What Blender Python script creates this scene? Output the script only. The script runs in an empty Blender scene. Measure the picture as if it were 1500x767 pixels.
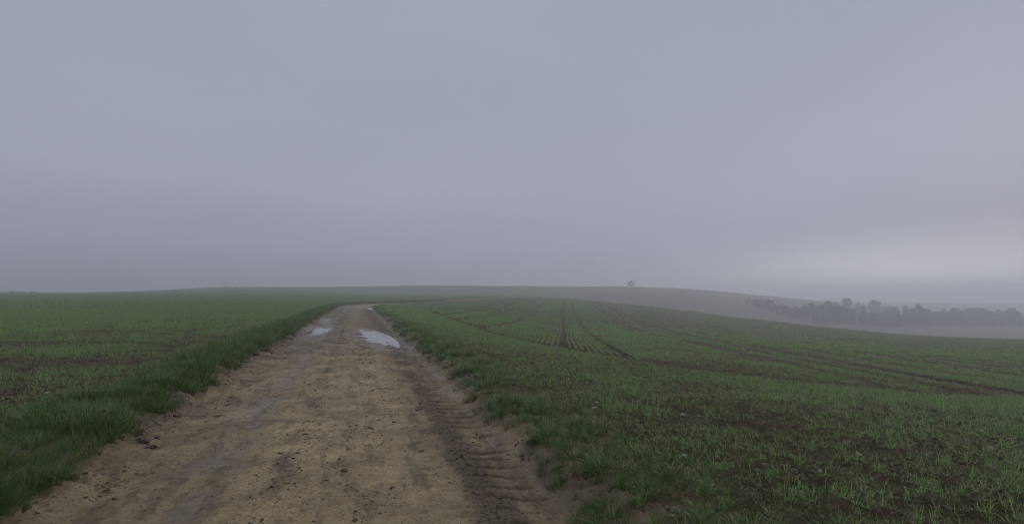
import bpy, math, random
import numpy as np
from mathutils import Vector
R = math.radians
sc = bpy.context.scene
COL = sc.collection

# ------------------------------------------------------------------ camera
CAM_H = 1.75
cd = bpy.data.cameras.new('camera'); cam = bpy.data.objects.new('camera', cd); COL.objects.link(cam)
cam.location = (0, 0, CAM_H); cam.rotation_euler = (R(90), 0, 0)
cd.sensor_width = 36; cd.lens = 18; cd.shift_y = 0.031
cd.clip_start = 0.05; cd.clip_end = 6000
sc.camera = cam

# ------------------------------------------------------------------ overcast sky
SUN_AZ, SUN_EL = R(47), R(15)
GAP_AZ = R(38.5)
SUN_DIR = Vector((math.sin(SUN_AZ)*math.cos(SUN_EL), math.cos(SUN_AZ)*math.cos(SUN_EL), math.sin(SUN_EL)))
GLOW_DIR = Vector((math.sin(GAP_AZ), math.cos(GAP_AZ), 0.055)).normalized()
w = bpy.data.worlds.new('World'); sc.world = w; w.use_nodes = True
nt = w.node_tree; nt.nodes.clear()
def N(tree, kind, **kw):
    n = tree.nodes.new(kind)
    for k, v in kw.items():
        if k.startswith('i_'):
            key = k[2:]; key = int(key) if key.isdigit() else key.replace('_', ' ')
            n.inputs[key].default_value = v
        else: setattr(n, k, v)
    return n
def L(tree, a, ai, b, bi): tree.links.new(a.outputs[ai], b.inputs[bi])
out = N(nt, 'ShaderNodeOutputWorld'); bg = N(nt, 'ShaderNodeBackground'); bg.inputs['Strength'].default_value = 0.1
L(nt, bg, 0, out, 0)
sky = N(nt, 'ShaderNodeTexSky', sky_type='NISHITA', sun_disc=False, sun_elevation=SUN_EL, sun_rotation=SUN_AZ, dust_density=4.0, air_density=1.0)
tc = N(nt, 'ShaderNodeTexCoord')
sep = N(nt, 'ShaderNodeSeparateXYZ'); L(nt, tc, 'Generated', sep, 0)
ramp = N(nt, 'ShaderNodeValToRGB'); L(nt, sep, 'Z', ramp, 0)
e = ramp.color_ramp.elements                       # cloud radiance by sine of elevation (x10 of the picture)
SKYC = [(0.0, (2.75, 2.85, 3.50)), (0.10, (3.15, 3.30, 4.05)), (0.22, (3.60, 3.80, 4.60)), (0.46, (3.48, 3.72, 4.55)), (1.0, (6.7, 6.95, 7.8))]
while len(e) < len(SKYC): e.new(0.5)
for el, (p, c) in zip(e, SKYC): el.position = p; el.color = tuple(v/10 for v in c) + (1,)
ramp.color_ramp.interpolation = 'EASE'
cmap = N(nt, 'ShaderNodeMapping'); cmap.inputs['Scale'].default_value = (1.3, 1.3, 4.5); L(nt, tc, 'Generated', cmap, 0)
cn = N(nt, 'ShaderNodeTexNoise', i_Scale=1.4, i_Detail=4.0, i_Roughness=0.45); L(nt, cmap, 0, cn, 'Vector')
cmr = N(nt, 'ShaderNodeMapRange'); L(nt, cn, 'Fac', cmr, 0)
cmr.inputs[1].default_value = .3; cmr.inputs[2].default_value = .7; cmr.inputs[3].default_value = 9.6; cmr.inputs[4].default_value = 10.4
cs = N(nt, 'ShaderNodeVectorMath', operation='SCALE'); L(nt, ramp, 0, cs, 0); L(nt, cmr, 0, cs, 'Scale')
dot = N(nt, 'ShaderNodeVectorMath', operation='DOT_PRODUCT'); L(nt, tc, 'Generated', dot, 0); dot.inputs[1].default_value = GLOW_DIR
def wm(op, a_, b_=None):
    n = N(nt, 'ShaderNodeMath', operation=op)
    for v_, i_ in ((a_, 0), (b_, 1)):
        if v_ is None: continue
        if isinstance(v_, (int, float)): n.inputs[i_].default_value = v_
        else: nt.links.new(v_, n.inputs[i_])
    return n.outputs[0]
side = N(nt, 'ShaderNodeVectorMath', operation='DOT_PRODUCT'); L(nt, tc, 'Generated', side, 0); side.inputs[1].default_value = (math.cos(GAP_AZ), -math.sin(GAP_AZ), 0)
def lobe(width, height, centre_z, amount):            # brighter gap in the cloud low over the horizon
    p = wm('POWER', wm('ABSOLUTE', wm('DIVIDE', side.outputs['Value'], width)), 2.0)
    q = wm('POWER', wm('ABSOLUTE', wm('DIVIDE', wm('SUBTRACT', sep.outputs['Z'], centre_z), height)), 2.0)
    ex = wm('EXPONENT', wm('MULTIPLY', wm('ADD', p, q), -1.0))
    return wm('MULTIPLY', wm('MULTIPLY', ex, amount), wm('GREATER_THAN', dot.outputs['Value'], 0.0))
gsum = wm('ADD', lobe(.24, .052, .010, 5.6), lobe(.55, .16, .03, .30))
gc = N(nt, 'ShaderNodeVectorMath', operation='SCALE'); gc.inputs[0].default_value = (1.0, 0.985, 0.95); nt.links.new(gsum, gc.inputs['Scale'])
ga = N(nt, 'ShaderNodeVectorMath', operation='ADD'); L(nt, cs, 0, ga, 0); L(nt, gc, 0, ga, 1)
mix = N(nt, 'ShaderNodeMix', data_type='RGBA'); mix.inputs['Factor'].default_value = 0.996    # closed cloud deck over the clear sky
L(nt, sky, 0, mix, 6); L(nt, ga, 0, mix, 7); L(nt, mix, 2, bg, 'Color')

# ------------------------------------------------------------------ veiled sun
sd = bpy.data.lights.new('sun', 'SUN'); sun = bpy.data.objects.new('sun', sd); COL.objects.link(sun)
sd.energy = 0.9; sd.angle = R(50); sd.color = (1.0, 0.98, 0.95)
sun.rotation_euler = (-SUN_DIR).to_track_quat('-Z', 'Y').to_euler(); sun.location = (60, 80, 300)

# ------------------------------------------------------------------ picture
sc.view_settings.view_transform = 'Standard'; sc.view_settings.look = 'None'
sc.view_settings.exposure = 0.0; sc.view_settings.gamma = 1.0; sc.view_settings.use_curve_mapping = False
sc.cycles.max_bounces = 6; sc.cycles.diffuse_bounces = 3; sc.cycles.glossy_bounces = 2
sc.cycles.transmission_bounces = 2; sc.cycles.volume_bounces = 2; sc.cycles.transparent_max_bounces = 8
sc.cycles.use_denoising = True; sc.cycles.filter_width = 1.05; sc.cycles.denoising_prefilter = 'ACCURATE'

# ------------------------------------------------------------------ noise and maths
rng = np.random.default_rng(11); random.seed(5)
PERM = rng.permutation(512); PERM = np.concatenate([PERM, PERM, PERM])
GA = rng.uniform(0, 2*np.pi, 512); GX, GY = np.cos(GA), np.sin(GA)
def perlin(x, y, seed=0):
    x = np.asarray(x, float) + seed*17.31; y = np.asarray(y, float) + seed*9.77
    xi = np.floor(x).astype(np.int64); yi = np.floor(y).astype(np.int64)
    fx, fy = x-xi, y-yi
    def g(ix, iy, dx, dy):
        h = PERM[(PERM[ix & 511] + iy) & 511]
        return GX[h]*dx + GY[h]*dy
    u = fx*fx*fx*(fx*(fx*6-15)+10); v = fy*fy*fy*(fy*(fy*6-15)+10)
    a = g(xi, yi, fx, fy); b = g(xi+1, yi, fx-1, fy); c = g(xi, yi+1, fx, fy-1); d = g(xi+1, yi+1, fx-1, fy-1)
    return ((a+(b-a)*u) + ((c+(d-c)*u) - (a+(b-a)*u))*v)*1.5
def fbm(x, y, sc_, octv=4, seed=0, gain=.5):
    s = 0; a = 1; f = 1.0/sc_
    for k in range(octv):
        s = s + a*perlin(x*f, y*f, seed+k); a *= gain; f *= 2.03
    return s
def ss(a, b, x):
    t = np.clip((np.asarray(x, float)-a)/(b-a), 0, 1); return t*t*(3-2*t)

# ------------------------------------------------------------------ broad lie of the land: heights along bearings
PROF = {   # bearing (x over y): [(distance, height)]
 -1.30: [(15,0),(40,0),(100,.5),(180,1.4),(250,2.15),(300,2.3),(400,0),(700,-8),(1400,-22)],
 -0.90: [(15,0),(40,0),(100,.5),(180,1.4),(250,2.15),(300,2.3),(400,0),(700,-8),(1400,-22)],
 -0.75: [(15,0),(40,0),(100,.5),(180,1.6),(280,2.8),(320,2.9),(450,0),(700,-8),(1400,-22)],
 -0.60: [(15,0),(40,0),(100,.4),(200,1.9),(300,4.3),(380,6.4),(450,6.2),(600,0),(1400,-20)],
 -0.48: [(15,0),(40,0),(100,.4),(200,1.8),(300,4.2),(380,6.8),(460,6.6),(600,3),(1400,-20)],
 -0.40: [(15,0),(40,0),(80,0),(120,.4),(200,1.5),(300,3.6),(500,9.0),(560,8.9),(800,2),(1400,-20)],
 -0.20: [(15,0),(40,0),(75,0),(110,.35),(140,.85),(170,.8),(230,.3),(400,4),(600,11.5),(660,11.4),(900,4),(1400,-15)],
 -0.08: [(12,0),(20,-.02),(45,-.05),(80,.05),(110,.45),(140,.85),(170,.7),(230,-.5),(400,3.6),(600,11.3),(660,11.3),(900,4),(1400,-15)],
  0.00: [(12,-.02),(20,-.15),(30,-.5),(45,-.65),(80,0),(130,.8),(155,.9),(180,.5),(240,-1.4),(400,3),(600,11.1),(660,11.2),(900,3),(1400,-15)],
  0.10: [(12,-.05),(18,-.2),(30,-.85),(45,-1.2),(79,-.35),(130,.4),(155,.5),(180,-.1),(240,-3),(400,2),(600,11.1),(660,11.2),(900,3),(1400,-15)],
  0.236:[(8,-.03),(15,-.2),(30,-1.0),(45,-1.5),(80,-1.2),(135,-.95),(160,-1.7),(240,-6.5),(400,-1),(600,11.3),(660,11.2),(900,3),(1400,-15)],
  0.36: [(8,-.06),(15,-.3),(30,-1.1),(60,-1.9),(120,-2.3),(150,-3.6),(240,-8),(400,-2),(600,7.4),(660,7.2),(900,0),(1400,-15)],
  0.47: [(8,-.10),(15,-.4),(30,-1.25),(60,-2.4),(100,-3.0),(150,-6.5),(200,-8.5),(250,-7.6),(300,-5.4),(600,2.5),(700,0),(1400,-15)],
  0.55: [(8,-.12),(15,-.48),(30,-1.4),(60,-2.9),(95,-3.6),(140,-7.8),(180,-10.2),(230,-11),(270,-11.0),(340,-8.5),(450,-4),(550,-1.6),(700,-5),(1400,-15)],
  0.67: [(8,-.16),(15,-.6),(30,-1.6),(50,-2.8),(85,-4.05),(130,-9),(180,-12.4),(220,-13.0),(270,-13.5),(350,-9.6),(450,-7.2),(550,-12),(700,-10.8),(1400,-18)],
  0.78: [(8,-.19),(15,-.7),(30,-1.8),(50,-3.0),(75,-4.2),(130,-10),(180,-13.8),(230,-15),(280,-15.9),(340,-13.6),(400,-11.5),(500,-16),(700,-9.8),(800,-11.5),(1400,-20)],
  1.00: [(8,-.26),(15,-.9),(30,-2.1),(45,-3.1),(68,-4.25),(120,-10),(150,-11.6),(200,-13.4),(260,-15.2),(400,-21),(600,-20),(750,-13.3),(900,-16),(1400,-22)],
  1.40: [(8,-.3),(15,-1.0),(30,-2.3),(45,-3.2),(68,-4.3),(120,-10),(150,-11.8),(200,-13.8),(260,-16),(400,-22),(600,-21),(750,-14),(900,-17),(1400,-22)],
}
for _k in PROF:                     # the far ridge stands nearer than first paced out
    if -.45 < _k < .5: PROF[_k] = [(d*.73, 1.75+(z-1.75)*.73) if d >= 380 else (d, z) for d, z in PROF[_k]]
def _far(d): return d*(1+.28*float(np.interp(d, [30, 60, 165, 262], [0, 1, 1, 0])))
for _k in PROF:                     # and the near crest a little farther
    if _k > -.3: PROF[_k] = [(_far(d), 1.75+(z-1.75)*_far(d)/d) if d > 30 else (d, z) for d, z in PROF[_k]]
AZ = np.radians(np.arange(-60, 60.01, 0.5)); LD = np.linspace(math.log(3), math.log(1400), 340)
_u = np.array(sorted(PROF)); _prof = np.array([np.interp(LD, [math.log(3)]+[math.log(d) for d, z in PROF[k]], [0]+[z for d, z in PROF[k]]) for k in _u])
TAB = np.empty((len(AZ), len(LD)))
for j in range(len(LD)): TAB[:, j] = np.interp(np.tan(AZ), _u, _prof[:, j])
def blur(a, axis, sig):
    k = np.exp(-.5*(np.arange(-4*sig, 4*sig+1)/sig)**2); k /= k.sum(); n = len(k)//2
    pad = [(0,0),(0,0)]; pad[axis] = (n, n); b = np.pad(a, pad, mode='edge')
    return np.apply_along_axis(lambda r: np.convolve(r, k, 'valid'), axis, b)
TAB = blur(blur(TAB, 1, 3), 0, 3)
def broad(x, y):
    x = np.asarray(x, float); y = np.asarray(y, float)
    az = np.arctan2(x, y); r = np.hypot(x, y)
    azc = np.clip(az, AZ[0], AZ[-1])
    d = np.clip(r*np.cos(azc), 3, 1400)
    fi = (azc-AZ[0])/(AZ[1]-AZ[0]); fj = (np.log(d)-LD[0])/(LD[1]-LD[0])
    i = np.clip(fi.astype(int), 0, len(AZ)-2); j = np.clip(fj.astype(int), 0, len(LD)-2)
    a = fi-i; b = np.clip(fj-j, 0, 1)
    z = TAB[i, j]*(1-a)*(1-b)+TAB[i+1, j]*a*(1-b)+TAB[i, j+1]*(1-a)*b+TAB[i+1, j+1]*a*b
    behind = ss(60, 110, np.abs(np.degrees(az)))
    return z*(1-behind) + behind*0.0

# ------------------------------------------------------------------ the track: centre line and cross section
TH0 = math.atan(-0.3)
_s = np.arange(-40, 230, .25)
_th = TH0 + ss(68, 122, _s)*R(39)
_cx = np.cumsum(np.sin(_th))*.25; _cy = np.cumsum(np.cos(_th))*.25
k0 = int(np.argmin(np.abs(_s))); _cx += -0.5-_cx[k0]; _cy += -_cy[k0]
def centre(s): return np.interp(s, _s, _cx), np.interp(s, _s, _cy), np.interp(s, _s, _th)
def st(x, y):
    th = np.interp(y, _cy, _th); dx = x-np.interp(y, _cy, _cx)
    return np.interp(y, _cy, _s)+dx*np.sin(th), dx*np.cos(th)
PUD = [ # s, t, half length, half width, skew, depth
 (26.3, -1.46, 3.0, .50, .02, .105), (21.8, 1.14, 3.5, .45, -.075, .085), (36.8, -1.62, 2.2, .24, .0, .05), (69.5, 2.0, 3.0, .3, .0, .05), (33.0, -1.35, 1.0, .16, .0, .045)]
WL = -0.034
def road_detail(s, t, fine=True):
    wob = .13*perlin(s/1.7, 0*s, 3) + .06*perlin(s/.45, 0*s, 4)
    tl, tr = t-wob-.14*ss(8, 5.5, s), t+wob+.20*ss(10, 5, s)
    z = -.012*(t/1.6)**2*ss(2.4, 1.6, np.abs(t))
    edge = .10*fbm(s, t, .5, 3, 60)
    left = ss(-1.85, -2.55, tl+edge)*.27; right = ss(2.12, 2.62, tr+edge)*.15*np.exp(-np.clip(t-2.7, 0, 99)/9)
    z = z + left + right
    z = z - .045*np.exp(-((t+.95+.1*perlin(s/4, 0*s, 7))/.20)**2)
    z = z - .022*np.exp(-((t+1.62)/.17)**2) - .030*np.exp(-((t-1.72)/.27)**2) - .010*np.exp(-((t-.62)/.18)**2)
    wet = .7*np.exp(-((t+.95+.1*perlin(s/4, 0*s, 7))/.26)**2)*ss(-.35, .45, fbm(s*.6, t*1.6, .8, 4, 33, .65)+.1)
    wet = wet + .55*np.exp(-((t-2.1)/.16)**2)*ss(-.4, .3, fbm(s, t*2, 2., 2, 35))
    dark = np.zeros_like(z)
    for (ps, pt, a, b, k, dp) in PUD:
        ds = s-ps; dt = t-(pt+k*ds)
        q = np.sqrt((ds/a)**2+(dt/b)**2) + .42*fbm(s*.45, t, .42, 3, int(ps)) + .1
        z = z - dp*ss(1.3, .55, q)
        wet = np.maximum(wet, ss(2.5, 1.0, q)*.95)
    mid = np.exp(-((s-21)/4.5)**4)*ss(2.2, 1.4, np.abs(t))
    wet = np.maximum(wet, mid*.6*ss(-.1, .4, fbm(s*.5, t, .5, 3, 71)))
    # churned, dark, lugged tracks
    churn = np.exp(-((t-1.57)/.15)**2); lugz = ss(1.52, 1.64, t)*ss(2.08+.16*perlin(s/.31, 0*s, 58), 1.93, t)
    far = ss(15, 24, s)
    chfar = far*ss(75, 50, s)*(np.exp(-((t-1.2)/.7)**2)*.7+np.exp(-((t+.75)/.45)**2)*.9)
    dark = np.clip(churn*ss(-.5, .35, fbm(s, t, .8, 3, 41)+.25) + lugz*.15 + chfar*ss(-.3, .4, fbm(s*.5, t, .5, 3, 42)), 0, 1)
    dark = dark + .42*ss(12, 19, s+2*fbm(s, t, 1.5, 3, 46))*ss(95, 60, s)
    dark = dark + .5*np.exp(-((np.abs(t+.25)-.0)/.10)**2)*ss(-.05, .45, fbm(s*.6, t, .6, 3, 45))
    lane = .34*ss(-.45, -1.0, t+.2*fbm(s, t, .9, 3, 47))+.30*ss(.95, 1.35, t+.2*fbm(s, t, .9, 3, 48))
    streak = .45*ss(.05, .55, fbm(s*.22, t, .22, 4, 49, .6))+.3*ss(.1, .6, fbm(s, t, .7, 4, 50, .6))
    dark = dark + lane + streak
    if fine:
        z = z + .010*fbm(s*.6, t, .45, 4, 20) + .0075*fbm(s, t, .085, 3, 24, .65) + .006*np.abs(fbm(s*.5, t, .16, 2, 26))
        z = z + (churn*.9+chfar)*(.042*np.abs(fbm(s, t*1.2, .12, 3, 28, .6))-.012)
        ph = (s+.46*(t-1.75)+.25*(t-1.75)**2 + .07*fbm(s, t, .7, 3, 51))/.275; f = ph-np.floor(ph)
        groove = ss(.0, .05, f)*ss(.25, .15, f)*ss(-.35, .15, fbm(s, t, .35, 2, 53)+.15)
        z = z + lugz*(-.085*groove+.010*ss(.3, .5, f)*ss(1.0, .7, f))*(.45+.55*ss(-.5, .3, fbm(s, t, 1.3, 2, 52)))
        dark = dark + lugz*.95*groove  # shadow in the tread grooves also painted into the mud colour
        ph2 = (s-.22*np.abs(t+1.62)+.03*fbm(s, t, .5, 2, 54))/.24; f2 = ph2-np.floor(ph2)
        l2 = np.exp(-((t+1.62)/.26)**4)*ss(-.2, .4, fbm(s, t, 1.5, 2, 55))
        z = z + l2*.013*(ss(.05, .3, f2)*ss(.75, .5, f2)-.4)
        bank = ss(-1.75, -2.1, t)+ss(2.1, 2.35, t)
        z = z + bank*(.036*fbm(s, t, .30, 4, 30, .65)+.035*np.abs(fbm(s, t*.7, .10, 3, 37, .6)))
    return z, np.clip(wet, 0, 1), np.clip(dark, 0, 1)
def land(x, y, fine=False):
    s, t = st(x, y)
    return broad(x, y) + road_detail(s, t, fine)[0]
def g(x, y): return float(land(np.array([x], float), np.array([y], float))[0])

# ------------------------------------------------------------------ where the crop stands
HL = np.array([(-22,110),(-19,95),(-13,70),(-7.5,48),(-1.7,25),(1.2,18),(3.2,14.3),(4.9,12.2),(8.9,11),(11.2,11.2),(20,12.2),(45,15),(90,20)], float)
def headland(x, y):          # > 0 inside the drilled field, < 0 on the headland beside the track
    best = np.full(np.shape(x), 1e9); sign = np.zeros(np.shape(x))
    for (x0, y0), (x1, y1) in zip(HL[:-1], HL[1:]):
        dx, dy = x1-x0, y1-y0; l2 = dx*dx+dy*dy
        u = np.clip(((x-x0)*dx+(y-y0)*dy)/l2, 0, 1)
        ex, ey = x-(x0+u*dx), y-(y0+u*dy); d = np.hypot(ex, ey)
        c = dx*(y-y0)-dy*(x-x0)
        m = d < best; best = np.where(m, d, best); sign = np.where(m, np.sign(c), sign)
    return best*sign
TRAMS = [0.0, 1.95, 9.2, 11.1, 19.5, 21.4, 31, 33, 43, 45, 57, 59, -11, -13]
def crop_density(x, y):
    s, t = st(x, y); r = np.hypot(x, y)
    hd = headland(x, y); wv = x-.1*y + .12*perlin(y/9, x*0, 5)
    n = fbm(x, y, 2.2, 3, 80); n2 = fbm(x, y, .55, 2, 84)+.8*fbm(x, y, .2, 1, 87)*ss(40, 20, r)
    # left field
    dl = .60+.30*ss(14, 34, r)+.65*n+.45*n2
    for ky, kw in ((37.0, .35), (39.1, .3), (24.5, .22)):
        dl = dl - .75*np.exp(-((y-ky-.25*perlin(x/6, 0*x, 9)+.06*(x+30))/kw)**2)*ss(-20, -26, x)*ss(-.2, .3, perlin(x/5, x*0+ky, 2)+.2)
    dl = dl - .55*ss(.2, .95, np.cos(2*np.pi*(y+.05*x+.15*perlin(x/4, y/4, 12))/1.35))*ss(16, 28, r)*ss(-.3, .4, n+.2)
    dl = dl*ss(-2.9, -3.6, t+.35*n2)
    # right: headland and drilled field
    hb = np.exp(-((hd+1.1)/.9)**2)
    nearroad = ss(2.6, 4.4, t+.5*n2)
    dh = (.70+.30*ss(9, 20, r)+.40*n+.4*n2+.5*hb)*(.5+.5*nearroad)*ss(2.35, 2.8, t)
    dh = dh - .6*np.exp(-((hd-.25)/.35)**2)*(1-ss(20, 40, r)*.6)*ss(1.5, 3.0, x)
    df = .85+.30*n+.15*n2 - 1.1*np.exp(-(((wv % 3.0)-1.5)/.32)**2)*ss(-.75, .1, perlin(y/5, np.floor(wv/3.0)*7.3, 8)+.1)*ss(3.2, 5, np.abs(wv-1))
    df = df - .85*ss(.25, .95, np.cos(2*np.pi*wv/1.0))*ss(16, 30, r)*ss(4, 8, wv)
    for kt in TRAMS: df = df - 1.25*np.exp(-((wv-kt)/(.22 if abs(kt) < 5 else .36))**4)*(1 if abs(kt) < 5 else .75+.5*perlin(y/4, x*0+kt, 6))
    df = df - 1.3*np.exp(-((hd-.3)/.30)**2)*ss(-.5, .2, fbm(x, y, 1.2, 2, 88)+.25)
    dr = np.where(hd > 0, df, dh)
    return np.clip(np.where(t < 0, dl, dr), 0, 1.2), hd, wv, s, t

# ------------------------------------------------------------------ materials
def material(name):
    m = bpy.data.materials.new(name); m.use_nodes = True
    b = m.node_tree.nodes['Principled BSDF']; return m, m.node_tree, b
def mixc(t, fac, a, b):
    n = N(t, 'ShaderNodeMix', data_type='RGBA')
    for v, i in ((fac, 0), (a, 6), (b, 7)):
        if isinstance(v, tuple) and len(v) == 3: n.inputs[i].default_value = v+(1,)
        elif isinstance(v, (int, float)): n.inputs[i].default_value = v
        else: t.links.new(v, n.inputs[i])
    return n.outputs[2]
def noise(t, scale, detail=4., rough=.55, vec=None, lo=.35, hi=.65):
    if vec is None:
        g_ = N(t, 'ShaderNodeNewGeometry'); vec = g_.outputs['Position']
    n = N(t, 'ShaderNodeTexNoise', i_Scale=scale, i_Detail=detail, i_Roughness=rough); t.links.new(vec, n.inputs['Vector'])
    m = N(t, 'ShaderNodeMapRange'); t.links.new(n.outputs[0], m.inputs[0]); m.inputs[1].default_value = lo; m.inputs[2].default_value = hi
    return m.outputs[0]
def attr(t, name):
    n = N(t, 'ShaderNodeAttribute'); n.attribute_name = name; return n.outputs['Fac']
def mth(t, op, a, b=None):
    n = N(t, 'ShaderNodeMath', operation=op)
    for v, i in ((a, 0), (b, 1)):
        if v is None: continue
        if isinstance(v, (int, float)): n.inputs[i].default_value = v
        else: t.links.new(v, n.inputs[i])
    return n.outputs[0]
def bump(t, bsdf, h, strength, dist):
    b = N(t, 'ShaderNodeBump', i_Strength=strength, i_Distance=dist); t.links.new(h, b.inputs['Height']); t.links.new(b.outputs[0], bsdf.inputs['Normal'])

MAT = {}
# soil of the fields
m, t, b = material('field_soil'); MAT['soil'] = m
c = mixc(t, noise(t, 3.2, 6), (.070, .049, .028), (.140, .102, .060))
c = mixc(t, mth(t, 'MULTIPLY', noise(t, 28, 4, .6), .5), c, (.034, .024, .015))
c = mixc(t, mth(t, 'MULTIPLY', attr(t, 'clay'), noise(t, 5, 4, lo=.2, hi=.6)), c, (.190, .140, .085))
c = mixc(t, mth(t, 'MULTIPLY', noise(t, 60, 2, lo=.62, hi=.68), .5), c, (.22, .18, .135))
gcol = mixc(t, noise(t, .35, 5), (.066, .112, .030), (.090, .144, .042))
c = mixc(t, attr(t, 'green'), c, gcol)
c = mixc(t, attr(t, 'rough_grass'), c, mixc(t, noise(t, .12, 4), (.082, .075, .048), (.066, .088, .042)))
t.links.new(c, b.inputs['Base Color']); b.inputs['Roughness'].default_value = .88; b.inputs['Specular IOR Level'].default_value = .06
bump(t, b, noise(t, 38, 6, .72, lo=0, hi=1), 1.0, .05)
# mud of the track
m, t, b = material('track_mud'); MAT['mud'] = m
c = mixc(t, noise(t, 1.1, 5, .6), (.270, .208, .122), (.450, .350, .200))
c = mixc(t, mth(t, 'MULTIPLY', noise(t, 6.5, 6, .65, lo=.45, hi=.7), .55), c, (.155, .113, .066))
c = mixc(t, mth(t, 'MULTIPLY', noise(t, 34, 6, .75, lo=.50, hi=.64), .7), c, (.080, .058, .038))
c = mixc(t, mth(t, 'MULTIPLY', noise(t, 55, 3, .6, lo=.60, hi=.70), .4), c, (.40, .33, .21))
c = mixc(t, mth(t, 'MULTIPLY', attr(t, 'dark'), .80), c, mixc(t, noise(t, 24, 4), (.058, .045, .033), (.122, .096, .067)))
c = mixc(t, mth(t, 'MULTIPLY', attr(t, 'clay'), .8), c, mixc(t, noise(t, 7, 5), (.085, .062, .042), (.185, .138, .092)))
c = mixc(t, mth(t, 'MULTIPLY', attr(t, 'wet'), .65), c, (.125, .100, .072))
t.links.new(c, b.inputs['Base Color'])
rr = N(t, 'ShaderNodeMapRange'); t.links.new(mth(t, 'MULTIPLY', attr(t, 'wet'), noise(t, 9, 4, lo=.25, hi=.55)), rr.inputs[0])
rr.inputs[3].default_value = .72; rr.inputs[4].default_value = .27; t.links.new(rr.outputs[0], b.inputs['Roughness'])
t.links.new(mth(t, 'ADD', mth(t, 'MULTIPLY', attr(t, 'wet'), .45), .12), b.inputs['Specular IOR Level'])
bump(t, b, noise(t, 45, 6, .75, lo=0, hi=1), .9, .02)
# standing water
m, t, b = material('puddle_water'); MAT['water'] = m
b.inputs['Base Color'].default_value = (.22, .19, .15, 1); b.inputs['Roughness'].default_value = .03; b.inputs['IOR'].default_value = 1.4
bump(t, b, noise(t, 6, 2, lo=0, hi=1), .03, .004)
# leaves
def leaf_mat(name, a, b_, dry, dry_amt, trans=.3, rough=.34):
    m, t, b = material(name); MAT[name] = m
    oi = N(t, 'ShaderNodeObjectInfo'); sh = attr(t, 'shade')
    c = mixc(t, oi.outputs['Random'], a, b_)
    c = mixc(t, mth(t, 'POWER', sh, 2.0), c, tuple(v*2.1 for v in b_))
    c = mixc(t, mth(t, 'MULTIPLY', mth(t, 'LESS_THAN', sh, .35), .45), c, tuple(v*.5 for v in a))
    d = mth(t, 'GREATER_THAN', sh, 1-dry_amt)
    c = mixc(t, mth(t, 'MULTIPLY', d, .8), c, dry)
    t.links.new(c, b.inputs['Base Color']); b.inputs['Roughness'].default_value = rough; b.inputs['Specular IOR Level'].default_value = .38
    tr = N(t, 'ShaderNodeBsdfTranslucent'); t.links.new(c, tr.inputs[0])
    mx = N(t, 'ShaderNodeMixShader'); mx.inputs[0].default_value = trans
    t.links.new(b.outputs[0], mx.inputs[1]); t.links.new(tr.outputs[0], mx.inputs[2])
    t.links.new(mx.outputs[0], t.nodes['Material Output'].inputs[0])
leaf_mat('wheat_leaf', (.130, .204, .058), (.172, .256, .076), (.30, .26, .13), .035)
leaf_mat('verge_leaf', (.036, .082, .008), (.064, .124, .014), (.32, .28, .14), .15)
leaf_mat('tree_twig', (.038, .035, .030), (.052, .047, .040), (.05, .045, .03), .0, .1, .8)
m, t, b = material('bark'); MAT['bark'] = m
t.links.new(mixc(t, noise(t, 4, 4), (.045, .038, .030), (.085, .072, .058)), b.inputs['Base Color']); b.inputs['Roughness'].default_value = .9
m, t, b = material('clod'); MAT['clod'] = m
oi = N(t, 'ShaderNodeObjectInfo')
t.links.new(mixc(t, oi.outputs['Random'], (.050, .038, .026), (.120, .090, .056)), b.inputs['Base Color']); b.inputs['Roughness'].default_value = .75
m, t, b = material('soil_lump'); MAT['lump'] = m
oi = N(t, 'ShaderNodeObjectInfo')
t.links.new(mixc(t, oi.outputs['Random'], (.050, .036, .022), (.120, .089, .056)), b.inputs['Base Color']); b.inputs['Roughness'].default_value = .9
m, t, b = material('stone'); MAT['stone'] = m
t.links.new(mixc(t, noise(t, 25, 5), (.19, .16, .125), (.36, .31, .25)), b.inputs['Base Color']); b.inputs['Roughness'].default_value = .8
bump(t, b, noise(t, 60, 4, lo=0, hi=1), .4, .01)

# ------------------------------------------------------------------ mesh helpers
def mesh_np(name, co, quads, mat, attrs=None, smooth=True):
    me = bpy.data.meshes.new(name); n = len(co); f = len(quads)
    me.vertices.add(n); me.vertices.foreach_set('co', np.ascontiguousarray(co, np.float32).ravel())
    k = quads.shape[1]
    me.loops.add(f*k); me.loops.foreach_set('vertex_index', np.ascontiguousarray(quads, np.int32).ravel())
    me.polygons.add(f); me.polygons.foreach_set('loop_start', np.arange(0, f*k, k, dtype=np.int32))
    me.update(calc_edges=True); me.validate()
    me.polygons.foreach_set('use_smooth', np.full(len(me.polygons), smooth))
    for an, av in (attrs or {}).items():
        a = me.attributes.new(an, 'FLOAT', 'POINT'); a.data.foreach_set('value', np.ascontiguousarray(av, np.float32).ravel())
    me.materials.append(mat); return me
def link(name, me, parent=None, **props):
    o = bpy.data.objects.new(name, me); COL.objects.link(o); o.parent = parent
    for k, v in props.items(): o[k] = v
    return o
def grid_quads(nr, nc, wrap=False):
    i = np.arange(nr-1)[:, None]; j = np.arange(nc if wrap else nc-1)[None, :]; j2 = (j+1) % nc
    return np.stack([i*nc+j, i*nc+j2, (i+1)*nc+j2, (i+1)*nc+j], -1).reshape(-1, 4)

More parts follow.
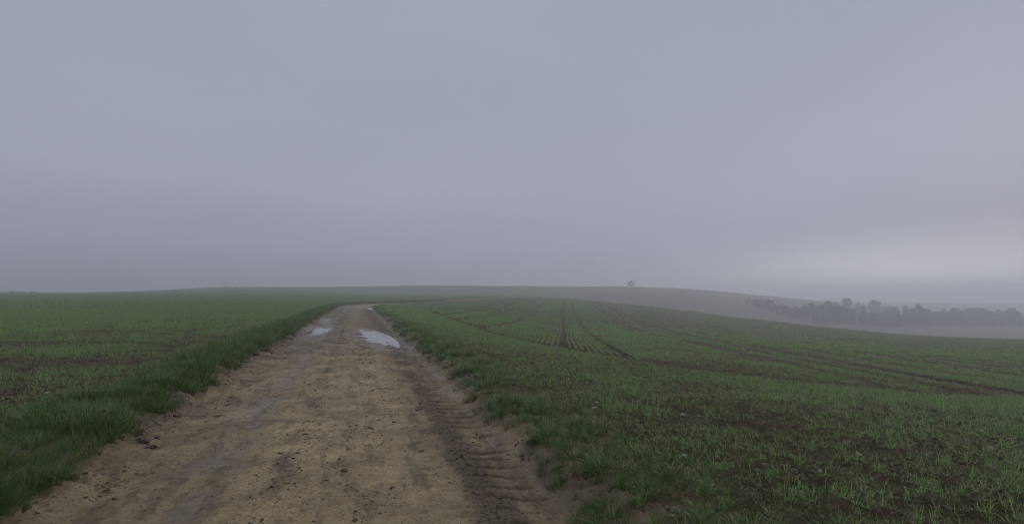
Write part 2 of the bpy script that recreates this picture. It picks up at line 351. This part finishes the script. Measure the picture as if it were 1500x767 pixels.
# ------------------------------------------------------------------ ground: one sheet to the horizon
az = np.concatenate([np.radians(np.arange(-57, 57, .14)), np.radians(np.arange(57, 303, 2.0))])
rad = np.concatenate([[.02], np.geomspace(.4, 3.4, 16), 896/np.arange(258, 9.5, -.75), np.geomspace(97, 1400, 150)])
A, RR = np.meshgrid(az, rad)
X, Y = RR*np.sin(A), RR*np.cos(A)
S, T = st(X, Y)
Z = broad(X, Y)
dn, hd, wv, _, _ = crop_density(X, Y)
det, _, _ = road_detail(S, T, False); Z = Z + det
lod = ss(70, 25, RR)
Z = Z + lod*(.034*fbm(X, Y, .30, 4, 90, .65) + .040*np.abs(fbm(X, Y, .12, 3, 95, .65)))*ss(2.2, 2.7, np.abs(T))
Z = Z + .05*fbm(X, Y, 5, 2, 97)*ss(2.6, 5, np.abs(T))*ss(3, 8, RR) + .5*fbm(X, Y, 70, 3, 98)*ss(150, 400, RR)
for kt in TRAMS: Z = Z - .07*np.exp(-((wv-kt)/.22)**4)*(hd > .3)*(T > 3)
Z = Z - .30*ss(2.60, 2.44, np.abs(T))*(S > -30)*(S < 200)
green = np.clip(dn, 0, 1)*(.15+.85*ss(15, 110, RR))
valley = ss(85, 130, Y)*ss(.43, .60, X/np.maximum(Y, 1e-3))
clay = np.exp(-((np.abs(T)-2.6)/.5)**2)*.9 + ((T > 2.5)*np.exp(-((T-3.1)/.45)**2))*ss(0, .4, fbm(X, Y, 1.1, 3, 77))
co = np.stack([X, Y, Z], -1).reshape(-1, 3)
me = mesh_np('ground', co, grid_quads(len(rad), len(az), True)[:, ::-1], MAT['soil'],
             {'green': (green*(1-valley)).ravel(), 'clay': np.clip(clay, 0, 1).ravel(), 'rough_grass': (valley*.9).ravel()})
link('ground', me, kind='structure', label='dark soil of the rolling green winter fields')

# ------------------------------------------------------------------ the muddy track
sv = [-6.0]
while sv[-1] < 195:
    s_ = sv[-1]; sv.append(s_ + (.10 if s_ < 2.5 else min(.16, max(.016, s_*s_/896*.55))))
sv = np.array(sv); tv = np.arange(-2.78, 2.79, .0155)
SG, TG = np.meshgrid(sv, tv, indexing='ij')
cx, cy, th = centre(SG)
X = cx+TG*np.cos(th); Y = cy-TG*np.sin(th)
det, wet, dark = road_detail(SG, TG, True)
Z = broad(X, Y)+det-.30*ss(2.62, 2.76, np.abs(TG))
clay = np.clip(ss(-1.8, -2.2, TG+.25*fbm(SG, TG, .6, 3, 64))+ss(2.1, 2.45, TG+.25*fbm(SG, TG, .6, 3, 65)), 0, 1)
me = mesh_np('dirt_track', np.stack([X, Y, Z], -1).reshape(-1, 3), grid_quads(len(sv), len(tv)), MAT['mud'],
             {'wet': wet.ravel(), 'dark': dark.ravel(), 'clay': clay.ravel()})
link('dirt_track', me, kind='structure', label='rutted tan mud farm track with tractor tyre prints')
LABP = ['oval puddle of pale water in the left wheel rut of the track', 'larger long puddle of pale water on the right side of the track',
        'small thin puddle in the left rut beyond the oval puddle', 'sliver of water at the inside of the track bend', 'tiny puddle next to the thin one in the left rut']
for (ps, pt, a, b_, k, dp), lb in zip(PUD, LABP):
    ang = np.linspace(0, 2*np.pi, 40, endpoint=False)
    ds = np.cos(ang)*a*1.45; tt = pt+k*ds+np.sin(ang)*b_*1.45; c0 = centre(ps+ds)
    px = c0[0]+tt*np.cos(c0[2]); py = c0[1]-tt*np.sin(c0[2]); cc = centre(ps)
    z0 = float(broad(np.array([cc[0]]), np.array([cc[1]]))[0]) + WL
    me = bpy.data.meshes.new('puddle'); me.from_pydata([(x_, y_, z0) for x_, y_ in zip(px, py)], [], [list(range(40))[::-1]]); me.update()
    if me.polygons[0].normal.z < 0: me.flip_normals()
    me.materials.append(MAT['water']); link('puddle', me, kind='structure', label=lb)

# ------------------------------------------------------------------ blade, plant and lump meshes
def strips(blades, mat, name, seg=3):
    """blades: base, heading, lean, length, width, droop, shade"""
    co = []; fa = []; sh = []
    for (bx, by, hdg, lean, ln, wd, droop, shade) in blades:
        o = len(co); ang = lean; px, pz = 0., 0.
        dx, dy = math.cos(hdg), math.sin(hdg); nx, ny = -dy, dx
        for i in range(seg+1):
            f = i/seg; hw = wd*.5*(1-.75*f**1.6 if i < seg else 0.02)
            co.append((bx+dx*px+nx*hw, by+dy*px+ny*hw, pz)); co.append((bx+dx*px-nx*hw, by+dy*px-ny*hw, pz)); sh += [shade, shade]
            px += math.sin(ang)*ln/seg; pz += math.cos(ang)*ln/seg; ang += droop/seg
        fa += [(o+2*i, o+2*i+1, o+2*i+3, o+2*i+2) for i in range(seg)]
    return mesh_np(name, np.array(co), np.array(fa), mat, {'shade': np.array(sh)})
rr_ = random.uniform
def plant_blades(bx, by, n, l0, l1, w0, lean=1.0, droop=1.3):
    return [(bx+rr_(-.008, .008), by+rr_(-.008, .008), rr_(0, 6.28), abs(random.gauss(.45, .45))*lean, rr_(l0, l1), w0*rr_(.6, 1.2), rr_(.1, droop)*random.choice((.6, 1, 1.5)), random.random()) for _ in range(n)]
PLANTS = [strips(plant_blades(0, 0, random.randint(5, 9), .05, .16, .0058), MAT['wheat_leaf'], 'plant') for _ in range(14)]
def patch(n, ex, ey, l0, l1, w0, k):
    return strips(sum([plant_blades(rr_(-ex, ex), rr_(-ey, ey), k, l0, l1, w0) for _ in range(n)], []), MAT['wheat_leaf'], 'plant', 2)
ROWS = [patch(9, .035, .20, .07, .15, .011, 4) for _ in range(5)]
CLUMPS = [patch(9, .15, .15, .07, .15, .011, 4) for _ in range(5)]
FARROWS = [patch(18, .05, .55, .08, .15, .030, 3) for _ in range(4)]
FARCLUMPS = [patch(22, .42, .42, .08, .15, .030, 3) for _ in range(4)]
def tuft(n, rad, l0, l1, w0, spread=1.0):
    bl = []
    for _ in range(n):
        a = rr_(0, 6.28); q = rad*math.sqrt(random.random())
        bl.append((q*math.cos(a), q*math.sin(a), a+random.gauss(0, .7), abs(random.gauss(.12, .18))+spread*.65*q/rad*rr_(.4, 1), rr_(l0, l1), w0*rr_(.6, 1.25), rr_(.3, 1.7), random.random()))
    return bl
TUFTS = [strips(tuft(70, rr_(.07, .11), .14, .36, .0060), MAT['verge_leaf'], 'grass_tuft', 4) for _ in range(7)]
SHORT = [strips(tuft(34, .10, .05, .16, .0055, 1.5), MAT['verge_leaf'], 'grass_tuft', 3) for _ in range(5)]
def lump_mesh(name, mat, seed, flat=.6, rough=.35, sub=2):
    import bmesh
    bm = bmesh.new(); bmesh.ops.create_icosphere(bm, subdivisions=sub, radius=1)
    off = np.array([seed*3.1, seed*1.7])
    for v in bm.verts:
        p = v.co; n = float(perlin(p.x*1.1+off[0]+p.z*.7, p.y*1.1+off[1]-p.z*.5, seed % 90)) + .5*float(perlin(p.x*2.6+off[0], p.y*2.6+p.z*2+off[1], seed % 90+2))
        v.co = p*(1+rough*n); v.co.z *= flat
    me = bpy.data.meshes.new(name); bm.to_mesh(me); bm.free(); me.materials.append(mat)
    return me
CRUMBS = [lump_mesh('mud_crumb', MAT['clod'], 3+k, .34, .75, 1) for k in range(5)]
LUMPS = [lump_mesh('soil_lump', MAT['lump'], 13+k, .65, .55, 1) for k in range(5)]

PEBBLES = [lump_mesh('pebble', MAT['stone'], 83+k, .45, .4, 1) for k in range(4)]
# ------------------------------------------------------------------ scatter (uncountable ground cover only)
def scatter(name, pts, rot, scl, protos, **props):
    me = bpy.data.meshes.new(name); n = len(pts)
    me.vertices.add(n); me.vertices.foreach_set('co', np.ascontiguousarray(pts, np.float32).ravel())
    a = me.attributes.new('rot', 'FLOAT_VECTOR', 'POINT'); a.data.foreach_set('vector', np.ascontiguousarray(rot, np.float32).ravel())
    a = me.attributes.new('scl', 'FLOAT', 'POINT'); a.data.foreach_set('value', np.ascontiguousarray(scl, np.float32).ravel())
    a = me.attributes.new('pick', 'INT', 'POINT'); a.data.foreach_set('value', rng.integers(0, len(protos), n).astype(np.int32))
    o = link(name, me, kind='stuff', **props)
    ng = bpy.data.node_groups.new(name, 'GeometryNodeTree')
    ng.interface.new_socket('Geometry', in_out='INPUT', socket_type='NodeSocketGeometry'); ng.interface.new_socket('Geometry', in_out='OUTPUT', socket_type='NodeSocketGeometry')
    gi, go = N(ng, 'NodeGroupInput'), N(ng, 'NodeGroupOutput')
    mp = N(ng, 'GeometryNodeMeshToPoints'); L(ng, gi, 0, mp, 0)
    iop = N(ng, 'GeometryNodeInstanceOnPoints'); L(ng, mp, 0, iop, 'Points')
    join = N(ng, 'GeometryNodeJoinGeometry')
    for p in protos:
        po = bpy.data.objects.new(name+'_piece', p)
        oi = N(ng, 'GeometryNodeObjectInfo'); oi.inputs['Object'].default_value = po; oi.inputs['As Instance'].default_value = True
        L(ng, oi, 'Geometry', join, 0)
    L(ng, join, 0, iop, 'Instance'); iop.inputs['Pick Instance'].default_value = True
    def na(nm, ty):
        q = N(ng, 'GeometryNodeInputNamedAttribute', data_type=ty); q.inputs['Name'].default_value = nm; return q
    L(ng, na('pick', 'INT'), 0, iop, 'Instance Index')
    er = N(ng, 'FunctionNodeEulerToRotation'); L(ng, na('rot', 'FLOAT_VECTOR'), 0, er, 0); L(ng, er, 0, iop, 'Rotation')
    L(ng, na('scl', 'FLOAT'), 0, iop, 'Scale'); L(ng, iop, 0, go, 0)
    md = o.modifiers.new('scatter', 'NODES'); md.node_group = ng
    return o
def wedge(r0, r1, per_m2, a=54):
    ar = R(2*a)/2*(r1*r1-r0*r0); n = int(ar*per_m2)
    r = np.sqrt(rng.uniform(r0*r0, r1*r1, n)); th = rng.uniform(-R(a), R(a), n)
    return r*np.sin(th), r*np.cos(th)
def place(x, y, dz=0): return np.stack([x, y, land(x, y)+dz], -1)
def crop(r0, r1, per_m2, rowspace, rowprot, freeprot, nm, smin, smax, lab):
    x, y = wedge(r0, r1, per_m2)
    d, hd, wv, s, t = crop_density(x, y)
    # pull plants in the drilled field on to their rows
    inn = (hd > 0) & (t > 0)
    tgt = np.round(wv/rowspace)*rowspace; x = np.where(inn, x+(tgt-wv)*.85, x)
    # left field and headland: looser drilling along the track
    tl = np.round(t/.17)*.17; x = np.where(~inn, x+(tl-t)*.6, x)
    keep = rng.random(len(x)) < np.clip(d, 0, 1)
    keep &= (np.abs(t) > 2.5)
    x, y, inn, d = x[keep], y[keep], inn[keep], d[keep]
    sz = rng.uniform(smin, smax, len(x))*(.75+.35*np.clip(d, 0, 1))
    for sel, pr, row in ((inn, rowprot, True), (~inn, freeprot, False)):
        if not sel.any(): continue
        rz = rng.normal(-math.atan(.1), .03, sel.sum()) if row else rng.uniform(0, 6.28, sel.sum())
        if pr is PLANTS: rz = rng.uniform(0, 6.28, sel.sum())
        rot = np.stack([rng.normal(0, .08, sel.sum()), rng.normal(0, .08, sel.sum()), rz], -1)
        scatter(nm, place(x[sel], y[sel], -.004), rot, sz[sel], pr, label=lab[0 if row else 1])
LAB = ('green winter wheat seedlings drilled in rows between bare tramlines', 'green winter wheat seedlings on the open field and headland')
crop(2.5, 26, 360, .22, PLANTS, PLANTS, 'winter_wheat', .45, 1.0, LAB)
crop(26, 62, 24, .24, ROWS, CLUMPS, 'winter_wheat', .8, 1.25, LAB)
crop(62, 225, 3.0, .64, FARROWS, FARCLUMPS, 'winter_wheat', .8, 1.2, LAB)

# verge grass along both edges of the track
def verge(s0, s1, t0, t1, per_m2, protos, smin, smax, keepf, nm, lab):
    n = int((s1-s0)*abs(t1-t0)*per_m2); s = rng.uniform(s0, s1, n); t = rng.uniform(t0, t1, n)
    k = keepf(s, t) > rng.random(n); s, t = s[k], t[k]
    cx, cy, th = centre(s); x, y = cx+t*np.cos(th), cy-t*np.sin(th)
    rot = np.stack([rng.normal(0, .15, len(s)), rng.normal(0, .15, len(s)), rng.uniform(0, 6.28, len(s))], -1)
    sz = rng.uniform(smin, smax, len(s))*(.75+.5*ss(-.5, .5, fbm(s, t, .9, 2, 110)))
    z = broad(x, y)+road_detail(s, t, True)[0]
    scatter(nm, np.stack([x, y, z-.01], -1), rot, sz, protos, label=lab)
lk = lambda s, t: ss(-2.05, -2.30, t-.24*ss(8, 5, s)+.11*fbm(s, t, .8, 3, 115))*ss(-3.45, -3.0, t+.35*fbm(s, t, .9, 3, 116))
verge(-2, 30, -3.9, -2.0, 125, TUFTS, .42, .98, lk, 'verge_grass', 'long dark green grass on the bank left of the muddy track')
verge(30, 130, -3.8, -2.1, 26, TUFTS, .6, 1.1, lk, 'verge_grass', 'long dark green grass on the bank left of the muddy track')
rk = lambda s, t: ss(2.18, 2.40, t+.22*fbm(s, t, 1.2, 3, 125)+.2*ss(10, 5, s))*ss(3.5, 2.9, t)*ss(-.12, .18, fbm(s, t, 1.1, 3, 126)+.0+.35*ss(6.5, 4, s))
verge(-2, 30, 2.05, 3.6, 65, TUFTS, .35, .70, rk, 'verge_grass', 'patchy grass on the low bank right of the muddy track')
verge(30, 130, 2.2, 3.6, 22, TUFTS, .4, .75, rk, 'verge_grass', 'patchy grass on the low bank right of the muddy track')
rk2 = lambda s, t: ss(2.35, 2.7, t)*ss(4.6, 3.2, t)*ss(-.3, .3, fbm(s, t, .7, 3, 127)+.15)*.9
verge(-2, 30, 2.3, 4.8, 50, SHORT, .6, 1.2, rk2, 'verge_grass', 'short weedy grass between the right bank and the crop')

# crumbs of mud on the track, lumps of soil on the fields
n = 150000; s = rng.uniform(.5, 26, n)**1.0; t = rng.uniform(-2.3, 2.4, n)
band = .10+.55*np.exp(-((t+.2)/.16)**2)+.30*np.exp(-((t-.55)/.25)**2)+1.3*np.exp(-((t-1.52)/.15)**2)+.9*np.exp(-((t+2.05)/.3)**2)+.6*ss(2.0, 2.3, t)
k = rng.random(n) < band*ss(-.4, .5, fbm(s, t, .7, 3, 130)+.1); s, t = s[k], t[k]
cx, cy, th = centre(s); x, y = cx+t*np.cos(th), cy-t*np.sin(th); z = broad(x, y)+road_detail(s, t, True)[0]
scatter('mud_crumbs', np.stack([x, y, z+.001], -1), rng.uniform(0, 6.28, (len(s), 3))*np.array([.1, .1, 1]), np.exp(rng.normal(math.log(.0062), .55, len(s))), CRUMBS,
        label='small dark crumbs of mud strewn over the track')
n = 9000; s = rng.uniform(.5, 24, n); t = rng.uniform(-2.0, 2.3, n)
k = rng.random(n) < (.25+.5*np.exp(-((t-.2)/.7)**2))*ss(-.3, .4, fbm(s, t, 1.1, 3, 133)); s, t = s[k], t[k]
cx, cy, th = centre(s); x, y = cx+t*np.cos(th), cy-t*np.sin(th); z = broad(x, y)+road_detail(s, t, True)[0]
scatter('track_pebbles', np.stack([x, y, z-.001], -1), rng.uniform(0, 6.28, (len(s), 3))*np.array([.1, .1, 1]), np.exp(rng.normal(math.log(.0075), .5, len(s))), PEBBLES,
        label='small pale pebbles pressed into the mud of the track')
x, y = wedge(2.5, 24, 150); d, hd, wv, s, t = crop_density(x, y); k = (np.abs(t) > 2.45) & (rng.random(len(x)) < 1.05-.6*d) & ~((t < 0) & (t > -3.2)); x, y = x[k], y[k]
scatter('soil_lumps', place(x, y, .004), rng.uniform(0, 6.28, (len(x), 3))*np.array([.1, .1, 1]), np.exp(rng.normal(math.log(.016), .5, len(x))), LUMPS,
        label='crumbly brown soil lumps between the wheat seedlings')

# ------------------------------------------------------------------ single things on the ground
def on_track(s, t):
    c_ = centre(np.array([s])); x = float(c_[0][0]+t*np.cos(c_[2][0])); y = float(c_[1][0]-t*np.sin(c_[2][0]))
    return x, y, float(broad(np.array([x]), np.array([y]))[0]+road_detail(np.array([s]), np.array([t]), True)[0][0])
def put(name, me, x, y, z, scale, rz, label, cat, group=None):
    o = link(name, me, label=label, category=cat)
    o.location = (x, y, z); o.rotation_euler = (0, 0, rz); o.scale = scale
    if group: o['group'] = group
    return o
CL = [lump_mesh('mud_clod', MAT['clod'], 31+k, .55, .75, 3) for k in range(4)]
x, y, z = on_track(6.75, -1.93); put('mud_clod', CL[0], x, y, z+.012, (.085, .05, .055), .4, 'largest dark clod of mud at the foot of the left grass bank', 'mud clod')
x, y, z = on_track(6.65, -1.78); put('mud_clod', CL[1], x, y, z+.012, (.055, .045, .05), 1.4, 'smaller dark clod lying against the largest clod by the left bank', 'mud clod')
x, y, z = on_track(4.15, 2.28); put('mud_clod', CL[2], x, y, z+.01, (.06, .05, .055), .9, 'dark clod of mud beside the lugged tyre track, under the right bank grass', 'mud clod')
for k, (s_, t_) in enumerate([(7.9, -1.55), (6.0, -.35), (8.6, .9), (5.2, .35), (12.5, -.2), (13.4, .75), (10.2, -1.4), (5.6, 1.15), (16.6, 2.25), (22.5, 2.2)]):
    x, y, z = on_track(s_, t_); q = rr_(.022, .036)
    put('mud_clod', CL[k % 4], x, y, z+.004, (q, q*rr_(.7, 1), q*.7), rr_(0, 6), 'small dark clod of mud lying loose on the track', 'mud clod', 'small clods on the track')
ST = [lump_mesh('stone', MAT['stone'], 51+k, .5, .4, 3) for k in range(5)]
for k, (x, y) in enumerate([(1.28, 7.75), (1.18, 7.35), (4.3, 7.95), (3.85, 7.6), (3.1, 7.9), (1.75, 5.15), (4.9, 7.2), (2.35, 7.05), (5.0, 8.1), (3.75, 5.55), (2.95, 4.9), (6.4, 7.0),
                            (10.2, 11.7), (11.1, 11.5), (9.7, 10.9), (2.0, 6.2), (-8.6, 9.8), (-6.9, 7.6), (3.3, 6.3), (5.7, 6.1)]):
    q = rr_(.028, .055)
    put('stone', ST[k % 5], x, y, g(x, y)+q*.12, (q, q*rr_(.6, .95), q*rr_(.7, 1.1)), rr_(0, 6), 'pale tan stone lying on the soil among the wheat seedlings', 'stone', 'pale field stones')
GT = [strips(tuft(120, rr_(.11, .15), .14, .34, .0058, 1.3), MAT['verge_leaf'], 'grass_tuft', 4) for _ in range(4)]
for k, (s_, t_, q) in enumerate([(4.55, 2.50, .85), (5.2, 2.42, .9), (5.85, 2.62, .7), (6.5, 2.36, 1.0), (7.0, 2.55, .8), (8.3, 2.45, 1.0), (9.2, 2.62, .75), (10.1, 2.40, .95), (11.2, 2.5, .9),
                                 (12.4, 2.42, 1.0), (13.7, 2.55, 1.0), (15.2, 2.45, 1.1), (16.9, 2.5, 1.1), (18.6, 2.48, 1.1)]):
    x, y, z = on_track(s_, t_)
    put('grass_tuft', GT[k % 4], x, y, z-.01, (q,)*3, rr_(0, 6), 'bushy green grass tuft on the muddy bank at the right edge of the track', 'grass tuft', 'grass tufts on the right bank')
WT = [strips(tuft(60, .05, .03, .08, .006, 2.2), MAT['verge_leaf'], 'weed', 3) for _ in range(2)]
for k, (s_, t_) in enumerate([(9.0, -1.50), (9.7, -1.62), (8.15, -1.45), (10.8, -1.55)]):
    x, y, z = on_track(s_, t_)
    put('weed', WT[k % 2], x, y, z-.004, (1.3, .9, 1), rr_(0, 6), 'flattened green weed growing in the mud near the left rut', 'weed', 'weeds in the track')
MH = [lump_mesh('soil_mound', MAT['lump'], 71+k, .55, .35, 3) for k in range(3)]
for k, (x, y, q) in enumerate([(-62, 68, .38), (-38, 46, .3), (-45, 60, .33), (26, 45, .36), (-11.2, 48, .26), (-9.7, 44, .24)]):
    put('soil_mound', MH[k % 3], x, y, g(x, y)+.01, (q, q*.8, q*.8), rr_(0, 6), ['low dark mound of soil standing out of the green left field', 'low dark mound of soil on the drilled right field', 'dark lump of earth on the verge inside the track bend'][0 if k < 3 else 1 if k == 3 else 2], 'soil mound', ['mounds in the left field', 'mound in the drilled field', 'earth lumps at the bend'][0 if k < 3 else 1 if k == 3 else 2])

# ------------------------------------------------------------------ trees
def tree_meshes(seed, height, spread, trunk_h, nleaf, leaf, lean=0., mats=('bark', 'tree_twig')):
    rd = random.Random(seed); V = []; F = []; tips = []
    def tube(p, q, r0, r1):
        o = len(V); d = (q-p).normalized(); a = d.orthogonal().normalized(); b = d.cross(a)
        for c_, r in ((p, r0), (q, r1)):
            for k in range(5):
                an = k*2*math.pi/5; V.append(c_+a*(math.cos(an)*r)+b*(math.sin(an)*r))
        for k in range(5): F.append((o+k, o+(k+1) % 5, o+5+(k+1) % 5, o+5+k))
    def grow(p, d, ln, r, lvl):
        q = p+d*ln; tube(p, q, r, r*.68)
        if lvl >= 2: tips.append(p.lerp(q, .6))
        if lvl == 4: tips.append(q); return
        for k in range(rd.choice((2, 3, 3)) if lvl else 5):
            nd = (d + Vector((rd.gauss(0, 1), rd.gauss(0, 1), rd.gauss(.15, .6)))*(.62 if lvl else .85)).normalized()
            nd.x *= spread; nd.y *= spread; nd.normalize()
            grow(q-d*ln*rd.uniform(0, .35), nd, ln*rd.uniform(.62, .82), r*.6, lvl+1)
    grow(Vector((0, 0, -.3)), Vector((lean, 0, 1)).normalized(), trunk_h+.3, height*.032, 0)
    top = max(v.z for v in V); k = (height*.94-trunk_h)/(top-trunk_h)
    for v in V+tips:
        if v.z > trunk_h: v.z = trunk_h+(v.z-trunk_h)*k
    vb = np.array([tuple(v) for v in V]); fb = np.array(F)
    co = []; fa = []; sh = []
    for i in range(nleaf):
        c_ = rd.choice(tips)+Vector((rd.gauss(0, 1), rd.gauss(0, 1), rd.gauss(0, .8)))*height*.045
        a = Vector((rd.gauss(0, 1), rd.gauss(0, 1), rd.gauss(0, 1))).normalized(); b = a.orthogonal().normalized()
        l1 = leaf*rd.uniform(.6, 1.6); l2 = leaf*rd.uniform(.25, .6); o = len(co)
        co += [tuple(c_-a*l1), tuple(c_+b*l2), tuple(c_+a*l1), tuple(c_-b*l2)]; fa.append((o, o+1, o+2, o+3)); sh += [rd.random()*.9]*4
    return mesh_np('trunk', vb, fb, MAT[mats[0]]), mesh_np('crown', np.array(co), np.array(fa), MAT[mats[1]], {'shade': np.array(sh)}, False)
def tree(protos, x, y, size, rz, label, group=None, cat='tree', name='tree'):
    o = bpy.data.objects.new(name, None); COL.objects.link(o); o.location = (x, y, g(x, y)-.05); o.rotation_euler = (0, 0, rz)
    o.scale = size if isinstance(size, tuple) else (size,)*3
    o['label'] = label; o['category'] = cat
    if group: o['group'] = group
    for nm, me in zip(('trunk', 'crown'), protos): link(nm, me, o)
    return o
LONE = tree_meshes(4, 8.0, 1.5, 2.2, 4200, .26, -.12)
tree(LONE, 102.6, 440, (1.0, 1.0, .72), .3, 'lone wide-crowned tree standing on the misty ridge skyline', name='tree')
BROAD = [tree_meshes(20+k, 9.5, 1.05, 1.4, 2600, .26) for k in range(4)]
SHRUB = [tree_meshes(40+k, 6.0, 1.15, .5, 2200, .26) for k in range(4)]
rd = random.Random(3)
LINE = [(142, 298), (146, 285), (149, 273), (158, 262), (177, 263), (196, 269), (231, 280), (256, 285), (284, 296), (300, 292), (350, 300)]
for (x0, y0), (x1, y1) in zip(LINE[:-1], LINE[1:]):
    ln = math.hypot(x1-x0, y1-y0)
    for row in range(3):
        n = max(1, int(round(ln/(2.7 if row == 0 else 4.4))))
        for k in range(n):
            f = (k+rd.uniform(.1, .9))/n; off = row*5.0+rd.uniform(-1.5, 1.5)
            x = x0+(x1-x0)*f; y = y0+(y1-y0)*f+off
            if 206 < x < 214 and row == 0: continue
            p = rd.choice(SHRUB) if (row == 0 or rd.random() < .4) else rd.choice(BROAD)
            q = (rd.uniform(.95, 1.3) if row == 0 else rd.uniform(.72, 1.0))*(.88+.14*math.sin(x*.115+1.2)+.10*math.sin(x*.31))*(.82+.36*min(1, max(0, (x-144)/24)))
            tree(p, x, y, (q*rd.uniform(.9, 1.25), q*rd.uniform(.9, 1.25), q), rd.uniform(0, 6.28),
                 ['dark bare-twigged bush at the field edge of the misty wood', 'dark tree in the thick of the misty wood below the ridge'][0 if row == 0 else 1],
                 ['bushes along the wood edge', 'trees in the misty wood'][0 if row == 0 else 1], 'bush' if row == 0 else 'tree', 'bush' if row == 0 else 'tree')
for (x, y, q, wx, lb) in [
    (229, 350, .95, 1.35, 'tall round-headed tree rising above the wood on the ridge end'),
    (248, 350, .98, 1.6, 'broadest dome-crowned tree rising above the wood beside the round-headed one'),
    (222, 352, .6, 1.2, 'low tree just uphill of the round-headed tree'),
    (239, 353, .7, 1.2, 'middling tree between the round-headed and the dome-crowned tree'),
    (257, 348, .62, 1.3, 'low spreading tree at the foot of the dome-crowned tree'),
    (268, 342, .6, 1.7, 'wide flat-topped thicket tree on the open slope above the wood'),
    (252, 292, 1.08, 1.35, 'tall broad tree whose crown tops the lower wood'),
    (247, 293, .98, 1.2, 'tree close beside the tall broad crown in the lower wood'),
    (286, 292, 1.12, 1.35, 'large rounded tree standing apart at the low end of the wood')]:
    tree(BROAD[int(x) % 4], x, y, (q*wx, q*wx, q), rd.uniform(0, 6), lb)
for k in range(15):
    x = 221+k*3.3+rd.uniform(-1.2, 1.2); y = 351+rd.uniform(-5, 4)-k*.5
    tree(rd.choice(SHRUB), x, y, (rd.uniform(.75, 1.0), .9, rd.uniform(.6, .95)), rd.uniform(0, 6), 'scrubby bush filling in between the trees above the wood', 'scrub on the slope above the wood', 'bush', 'bush')
for k in range(9):
    x = 207+k*2.6+rd.uniform(-1, 1); y = 358+rd.uniform(-4, 4)-k*.5
    tree(rd.choice(SHRUB), x, y, rd.uniform(.45, .7), rd.uniform(0, 6), 'small bush on the skyline where the ridge runs down to the wood', 'bushes on the ridge end', 'bush', 'bush')
for k in range(7):
    x = -262+k*2.9+rd.uniform(-1, 1); y = 262+rd.uniform(-3, 3)
    tree(rd.choice(SHRUB), x, y, (.7, .5, rd.uniform(.05, .11)), rd.uniform(0, 6), 'tiny faint bush on the far skyline of the left field', 'bushes on the left skyline', 'bush', 'bush')
for k in range(16):
    x = -230+k*2.9+rd.uniform(-1, 1); y = 386+rd.uniform(-3, 3)
    tree(rd.choice(SHRUB), x, y, (.8, .6, rd.uniform(.06, .12)), rd.uniform(0, 6), 'faint low hedge bush along the top of the left rise', 'hedge bushes on the left rise', 'bush', 'bush')

# ------------------------------------------------------------------ mist
me = bpy.data.meshes.new('haze'); x0, x1, z0, z1 = -1460., 1460., -28., 22.5
me.from_pydata([(x, y, z) for z in (z0, z1) for x, y in ((x0, x0), (x1, x0), (x1, x1), (x0, x1))], [], [(3, 2, 1, 0), (4, 5, 6, 7), (0, 1, 5, 4), (1, 2, 6, 5), (2, 3, 7, 6), (3, 0, 4, 7)])
hz = link('haze', me, kind='stuff', label='pale grey mist lying over the fields')
m = bpy.data.materials.new('mist'); m.use_nodes = True; t = m.node_tree; t.nodes.clear()
o_ = N(t, 'ShaderNodeOutputMaterial'); v = N(t, 'ShaderNodeVolumePrincipled'); L(t, v, 0, o_, 'Volume')
v.inputs['Color'].default_value = (.84, .85, .91, 1); v.inputs['Density'].default_value = .0025; v.inputs['Anisotropy'].default_value = .42
me.materials.append(m)
